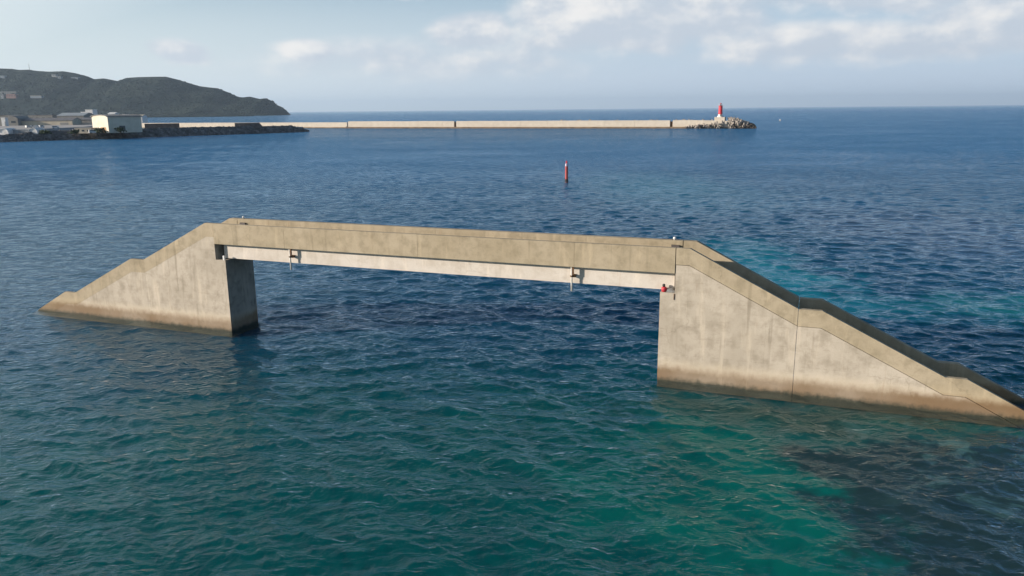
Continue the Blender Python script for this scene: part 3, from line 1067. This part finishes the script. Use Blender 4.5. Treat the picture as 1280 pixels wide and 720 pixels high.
# ------------------------------------------------------------------ harbour buildings
def building(name, label, cat, px0, px1, depth, zbase, h, deep, wallm, roofm, roof='gable', rise=1.6, turn=0.0, wins=0, door=False, group=None, eave=0.5):
    x0, x1 = ground(px0, depth), ground(px1, depth)
    wd = x1 - x0
    e = empty(name, ((x0 + x1) / 2, depth + deep / 2, zbase), turn)
    tag(e, label, cat, group)
    bm = new()
    hw, hd = wd / 2, deep / 2
    if roof == 'arch':
        n = 10
        pr = [(-hw, 0), (hw, 0)] + [(hw * math.cos(PI * k / n), h + rise * math.sin(PI * k / n)) for k in range(n + 1)]
        prism(bm, pr, -hd, hd)
        obj('wall', bm, wallm, e)
        bm = new()
        outer = [((hw + eave) * math.cos(PI * k / n), h + (rise + 0.3) * math.sin(PI * k / n)) for k in range(n + 1)]
        inner = [((hw + 0.02) * math.cos(PI * k / n), h + 0.01 + (rise + 0.01) * math.sin(PI * k / n)) for k in range(n + 1)]
        prism(bm, outer + inner[::-1], -hd - 0.3, hd + 0.3)
        obj('roof', bm, roofm, e)
    elif roof == 'gable':
        prism(bm, [(-hd, 0), (hd, 0), (hd, h), (0, h + rise), (-hd, h)], -hw, hw)
        bmesh.ops.rotate(bm, verts=bm.verts, matrix=Matrix.Rotation(PI / 2, 3, 'Z'))
        obj('wall', bm, wallm, e)
        bm = new()
        k_ = rise / hd
        prism(bm, [(-hd - eave, h - eave * k_ + 0.02), (0, h + rise + 0.02), (hd + eave, h - eave * k_ + 0.02), (hd + eave, h - eave * k_ + 0.3), (0, h + rise + 0.3), (-hd - eave, h - eave * k_ + 0.3)], -hw - 0.4, hw + 0.4)
        bmesh.ops.rotate(bm, verts=bm.verts, matrix=Matrix.Rotation(PI / 2, 3, 'Z'))
        obj('roof', bm, roofm, e)
    else:
        box(bm, -hw, hw, -hd, hd, 0, h)
        obj('wall', bm, wallm, e)
        bm = new()
        box(bm, -hw - 0.2, hw + 0.2, -hd - 0.2, hd + 0.2, h, h + 0.35)
        obj('roof', bm, roofm, e)
    for k in range(wins):
        xx = -hw + wd * (k + 0.5) / wins
        bm = new()
        box(bm, xx - wd / wins * 0.25, xx + wd / wins * 0.25, -hd - 0.06, -hd + 0.1, h * 0.4, h * 0.75)
        obj('window', bm, M_GLASS, e)
    if door:
        bm = new()
        box(bm, hw * 0.55, hw * 0.85, -hd - 0.08, -hd + 0.1, 0, h * 0.55)
        obj('door', bm, M_STEEL, e)
    return e


# pale warehouse on the quay; its lit gable looks left, its long side is in shade
wc = Vector((ground(134.5, 414), 414, QZ))
wh = empty('warehouse', wc, math.atan2(T.y, T.x))
tag(wh, 'big pale warehouse with bright gable end standing at the quay edge', 'warehouse')
WL, WG, WH = 17.6, 18.6, 8.2
bm = new()
n = 12
pr = [(0, 0), (WG, 0)] + [(WG / 2 + WG / 2 * math.cos(PI * k / n), WH + 0.9 * math.sin(PI * k / n)) for k in range(n + 1)]
# profile runs inland (local +y), pushed along the quay (local +x)
prism(bm, pr, 0, WL)
bmesh.ops.transform(bm, matrix=Matrix(((0, 1, 0, 0), (1, 0, 0, 0), (0, 0, 1, 0), (0, 0, 0, 1))), verts=bm.verts)
obj('wall', bm, M_GABLE, wh)
bm = new()
prof_o = [(WG / 2 + (WG / 2 + 0.7) * math.cos(PI * k / n), WH + 0.05 + 1.15 * math.sin(PI * k / n)) for k in range(n + 1)]
prof_i = [(WG / 2 + (WG / 2 + 0.02) * math.cos(PI * k / n), WH + 0.01 + 0.91 * math.sin(PI * k / n)) for k in range(n + 1)]
prism(bm, prof_o + prof_i[::-1], -0.6, WL + 0.6)
bmesh.ops.transform(bm, matrix=Matrix(((0, 1, 0, 0), (1, 0, 0, 0), (0, 0, 1, 0), (0, 0, 0, 1))), verts=bm.verts)
obj('roof', bm, M_GREYW, wh)
bm = new()
box(bm, 5.6, 8.6, -0.08, 0.1, 0.8, 3.6)
obj('door', bm, M_GLASS, wh)
bm = new()
box(bm, -0.08, 0.1, 3.0, 9.0, 0, 2.9)
obj('gate', bm, M_OCHRE, wh)

building('cream_shed', 'long low cream shed with dark roof left of the pale warehouse', 'shed', 22, 90, 720, QZ, 4.0, 16, M_CREAM, M_ROOFG, 'gable', 2.2, wins=0, door=True)
building('dark_shed', 'low dark shed between the long cream shed and the pale warehouse', 'shed', 91, 119, 740, QZ, 4.4, 14, M_GREYW, M_ROOFG, 'gable', 1.6)
building('barrel_hall', 'grey hall with rounded roof at the left edge of the harbour', 'hall', -12, 22, 715, QZ, 5.6, 18, M_GREYW, M_GREYW, 'arch', 3.4, wins=3)
building('blue_roof_hall', 'hall with pale blue-grey roof rising behind the cream shed', 'hall', 72, 105, 800, QZ, 8.0, 22, M_GREYW, M_ROOFB, 'gable', 2.6)
building('grey_hall', 'dull grey flat hall behind the left end of the cream shed', 'hall', 36, 66, 810, QZ, 8.6, 20, M_GREYW, M_ROOFG, 'flat', wins=4)
building('white_house', 'tall white building on the shore left of the warehouse gable', 'house', 108, 117, 890, QZ, 14.0, 10, M_WHITE, M_WHITE, 'flat', wins=2)
building('white_house', 'lower white building joining the tall one left of the warehouse', 'house', 102, 108, 892, QZ, 11.8, 9, M_WHITE, M_ROOFB, 'flat', wins=2)
building('white_house', 'small white house peeking over the left end of the warehouse roof', 'house', 136, 144, 860, QZ, 9.4, 10, M_WHITE, M_WHITE, 'gable', 1.4, wins=2)
building('white_house', 'tiny white house peeking over the middle of the warehouse roof', 'house', 145.5, 148.5, 860, QZ, 8.4, 8, M_WHITE, M_ROOFB, 'flat', wins=1)
building('white_house', 'second tiny white house over the middle of the warehouse roof, further right', 'house', 153.5, 157, 862, QZ, 8.6, 8, M_WHITE, M_WHITE, 'flat', wins=1)
building('long_shed', 'long pale roof showing over the right end of the warehouse', 'shed', 160, 178, 845, QZ, 6.6, 12, M_WHITE, M_CREAM, 'gable', 1.4)
building('white_kiosk', 'small bright white kiosk in front of the rounded grey hall', 'kiosk', 1.5, 6.5, 690, QZ, 7.0, 4, M_WHITE, M_WHITE, 'flat', door=True)
building('quay_wall_shed', 'long grey low shed by the water at the left edge', 'shed', 8, 33, 404, QZ, 2.2, 6, M_ROOFB, M_ROOFB, 'flat', door=True)
building('white_dome_tent', 'white rounded tent shed at the far left of the quay', 'tent', -4, 8, 400, QZ, 1.2, 7, M_WHITE, M_WHITE, 'arch', 1.8, eave=0.1)
building('white_dome_tent', 'white rounded tent shed right of the long grey low shed', 'tent', 34, 44.5, 402, QZ, 1.2, 7, M_WHITE, M_WHITE, 'arch', 1.8, eave=0.1)
building('cream_annex', 'low cream annex just left of the warehouse gable', 'annex', 92, 112, 412, QZ, 2.4, 7, M_CREAM, M_CREAM, 'flat', wins=3)


def van(label, px, depth, turn, mat, group=None):
    e = empty('parked_van', (ground(px, depth), depth, QZ), turn)
    tag(e, label, 'van', group)
    bm = new()
    prism(bm, [(-2.2, 0.35), (2.2, 0.35), (2.2, 0.95), (1.75, 1.05), (1.15, 1.85), (-2.15, 1.9), (-2.2, 1.0)], -0.85, 0.85)
    obj('body', bm, mat, e, bevel=0.06)
    bm = new()
    prism(bm, [(1.2, 1.78), (1.7, 1.1), (1.73, 1.1), (1.23, 1.8)], -0.7, 0.7)
    obj('windscreen', bm, M_GLASS, e)
    for sy in (-0.86, 0.86):
        bm = new()
        box(bm, -1.9, 0.9, sy - 0.02, sy + 0.02, 1.15, 1.65)
        obj('side_window', bm, M_GLASS, e)
    for sx in (-1.4, 1.4):
        for sy in (-0.8, 0.8):
            bm = new()
            rod(bm, (sx, sy - 0.1, 0.33), (sx, sy + 0.1, 0.33), 0.33, n=14)
            obj('wheel', bm, M_RUBBER, e)
    return e


van('white van beside the cream annex on the quay', 115.2, 408, 0.6, M_WHITE)
for k, (px, d, a) in enumerate(((34.5, 590, 1.2), (38.6, 596, 1.6), (45, 592, 1.9), (50.5, 598, 1.4))):
    van(['white van parked leftmost in the row before the cream shed', 'white van parked second from left before the cream shed',
         'white van parked third from left before the cream shed', 'white van parked rightmost in the row before the cream shed'][k],
        px, d, a, M_WHITE, 'vans parked before the cream shed')
van('white van parked alone on the lot right of the row of vans', 68.5, 560, 0.4, M_WHITE)


def shrub(label, px, depth, h, rad, z=QZ):
    e = empty('shrub', (ground(px, depth), depth, z))
    tag(e, label, 'shrub')
    bm = new()
    for k in range(60):
        q = Vector((random.gauss(0, 0.5), random.gauss(0, 0.4), random.uniform(0.25, 1.0)))
        c = Vector((q.x * rad, q.y * rad, q.z * h))
        for j in range(6):
            d = Vector((random.gauss(0, 1), random.gauss(0, 1), random.gauss(0, 1))).normalized()
            s = random.uniform(0.2, 0.45)
            o_ = c + d * random.uniform(0, 0.6)
            t1 = d.orthogonal().normalized() * s
            t2 = d.cross(t1).normalized() * s
            bm.faces.new([bm.verts.new(o_ + t1), bm.verts.new(o_ + t2), bm.verts.new(o_ - t1), bm.verts.new(o_ - t2)])
    obj('foliage', bm, M_LEAF, e)
    bm = new()
    for k in range(3):
        rod(bm, (0.2 * k - 0.2, 0, -0.1), (random.uniform(-0.6, 0.6) * rad, random.uniform(-0.5, 0.5) * rad, h * 0.7), 0.09, 0.03, n=6)
    obj('stem', bm, M_TRUNK, e)
    return e


shrub('dark green shrub growing against the shaded side of the warehouse', 148.5, 415, 2.6, 2.0)
shrub('dark shrub on the quay left of the row of vans', 13, 426, 2.4, 2.2)
shrub('dark shrub at the quay edge right of the white rounded tent shed', 54, 399, 1.9, 2.4)
shrub('dark shrub at the quay edge below the cream annex', 91, 402, 1.7, 2.4)
shrub('small shrub right of the shrub against the warehouse side', 166, 432, 1.9, 1.6)
shrub('brown-green shrub at the foot of the bright warehouse gable', 123, 404, 2.6, 2.4)

# houses and a mast on the hill
def hill_house(label, px, py, wd, h, wallm, roofm, roof='flat'):
    q = on_hill(px, py)
    e = empty('hill_house', (q.x, q.y - 6, q.z - 1.5))
    tag(e, label, 'house')
    bm = new()
    box(bm, -wd / 2, wd / 2, -5, 12, -6, h)
    obj('wall', bm, wallm, e)
    bm = new()
    if roof == 'flat':
        box(bm, -wd / 2 - 0.5, wd / 2 + 0.5, -5.5, 12.5, h, h + 1)
    else:
        prism(bm, [(-wd / 2 - 1, h), (wd / 2 + 1, h), (wd / 2 - 3, h + 4), (-wd / 2 + 3, h + 4)], -6, 12.5)
    obj('roof', bm, roofm, e)
    for k in range(max(1, int(wd // 8))):
        bm = new()
        xx = -wd / 2 + wd * (k + 0.5) / max(1, int(wd // 8))
        box(bm, xx - 1.6, xx + 1.6, -5.15, -4.9, h * 0.35, h * 0.75)
        obj('window', bm, M_GLASS, e)


hill_house('long white-roofed building highest of the cluster on the left hillside', 11, 115.5, 66, 3, M_GREYW, M_FARW)
hill_house('small bright white house at the left of the hillside cluster', 5, 121, 10, 7, M_FARW, M_FARW)
hill_house('reddish low building at the right of the hillside cluster', 16, 120.5, 34, 5, M_ROOFR, M_ROOFR, 'hip')
hill_house('pale low greenhouse alone on the hillside right of the cluster', 47, 120.5, 40, 2, M_ROOFB, M_CREAM)
hill_house('pale house near the hilltop, upper of a close pair', 69, 95, 15, 5, M_FARW, M_ROOFB)
hill_house('pale house near the hilltop, lower of a close pair', 75, 97.3, 18, 5, M_FARW, M_FARW)
hill_house('pale long building just under the ridge right of the close pair', 95, 97.5, 26, 3, M_ROOFB, M_ROOFB)
hill_house('pale long roof at the far left under the ridge', 3, 95.7, 28, 3, M_ROOFB, M_FARW)
q = on_hill(37, 88)
mast = empty('radio_mast', (q.x, q.y, q.z - 2))
tag(mast, 'thin lattice radio mast standing on the left hilltop', 'mast')
bm = new()
for k in range(3):
    a = 2 * PI * k / 3
    rod(bm, (1.6 * math.cos(a), 1.6 * math.sin(a), 0), (0.5 * math.cos(a), 0.5 * math.sin(a), 26), 0.22, n=6)
for i in range(9):
    for k in range(3):
        a, a2 = 2 * PI * k / 3, 2 * PI * (k + 1) / 3
        r0, r1 = 1.6 - 1.1 * i / 9, 1.6 - 1.1 * (i + 1) / 9
        rod(bm, (r0 * math.cos(a), r0 * math.sin(a), 26 * i / 9), (r1 * math.cos(a2), r1 * math.sin(a2), 26 * (i + 1) / 9), 0.12, n=5)
obj('lattice', bm, M_STEEL, mast)
bm = new()
rod(bm, (0, 0, 25), (0, 0, 31), 0.12, n=6)
obj('antenna', bm, M_STEEL, mast)

# tiny white boat out beyond the lighthouse
bx = ground(975, 760)
boat = empty('small_boat', (bx, 760, 0), 1.2)
boat.scale = (0.8, 0.8, 0.8)
tag(boat, 'tiny white motor boat on open sea right of the lighthouse', 'boat')
bm = new()
pts = []
for s_, hw_, kz in ((-2.6, 0.85, -0.25), (-1.0, 0.95, -0.3), (1.0, 0.85, -0.28), (2.2, 0.45, -0.1), (2.9, 0.03, 0.2)):
    pts.append([bm.verts.new((s_, -hw_, 0.6 + 0.06 * s_)), bm.verts.new((s_, -hw_ * 0.6, kz)), bm.verts.new((s_, hw_ * 0.6, kz)), bm.verts.new((s_, hw_, 0.6 + 0.06 * s_))])
for a, b_ in zip(pts, pts[1:]):
    for j in range(4):
        bm.faces.new((a[j], b_[j], b_[(j + 1) % 4], a[(j + 1) % 4]))
bm.faces.new(pts[0])
bm.faces.new(pts[-1][::-1])
obj('hull', bm, M_FARW, boat)
bm = new()
prism(bm, [(-0.9, 0.55), (0.8, 0.6), (0.5, 1.5), (-0.8, 1.6)], -0.6, 0.6)
obj('cabin', bm, M_WHITE, boat, bevel=0.05)

# ------------------------------------------------------------------ sea haze
bm = new()
box(bm, -34000, 34000, -80, 34000, -21, 420)
hz = bpy.data.materials.new('sea_haze')
hz.use_nodes = True
hz.node_tree.nodes.clear()
h_ = NT(hz.node_tree)
pv = h_.node('ShaderNodeVolumePrincipled', {'Color': (0.62, 0.80, 1.0, 1), 'Density': 0.00005, 'Anisotropy': 0.2})
h_.node('ShaderNodeOutputMaterial', {'Volume': pv.outputs[0]})
ho = obj('haze', bm, hz)
tag(ho, kind='stuff')
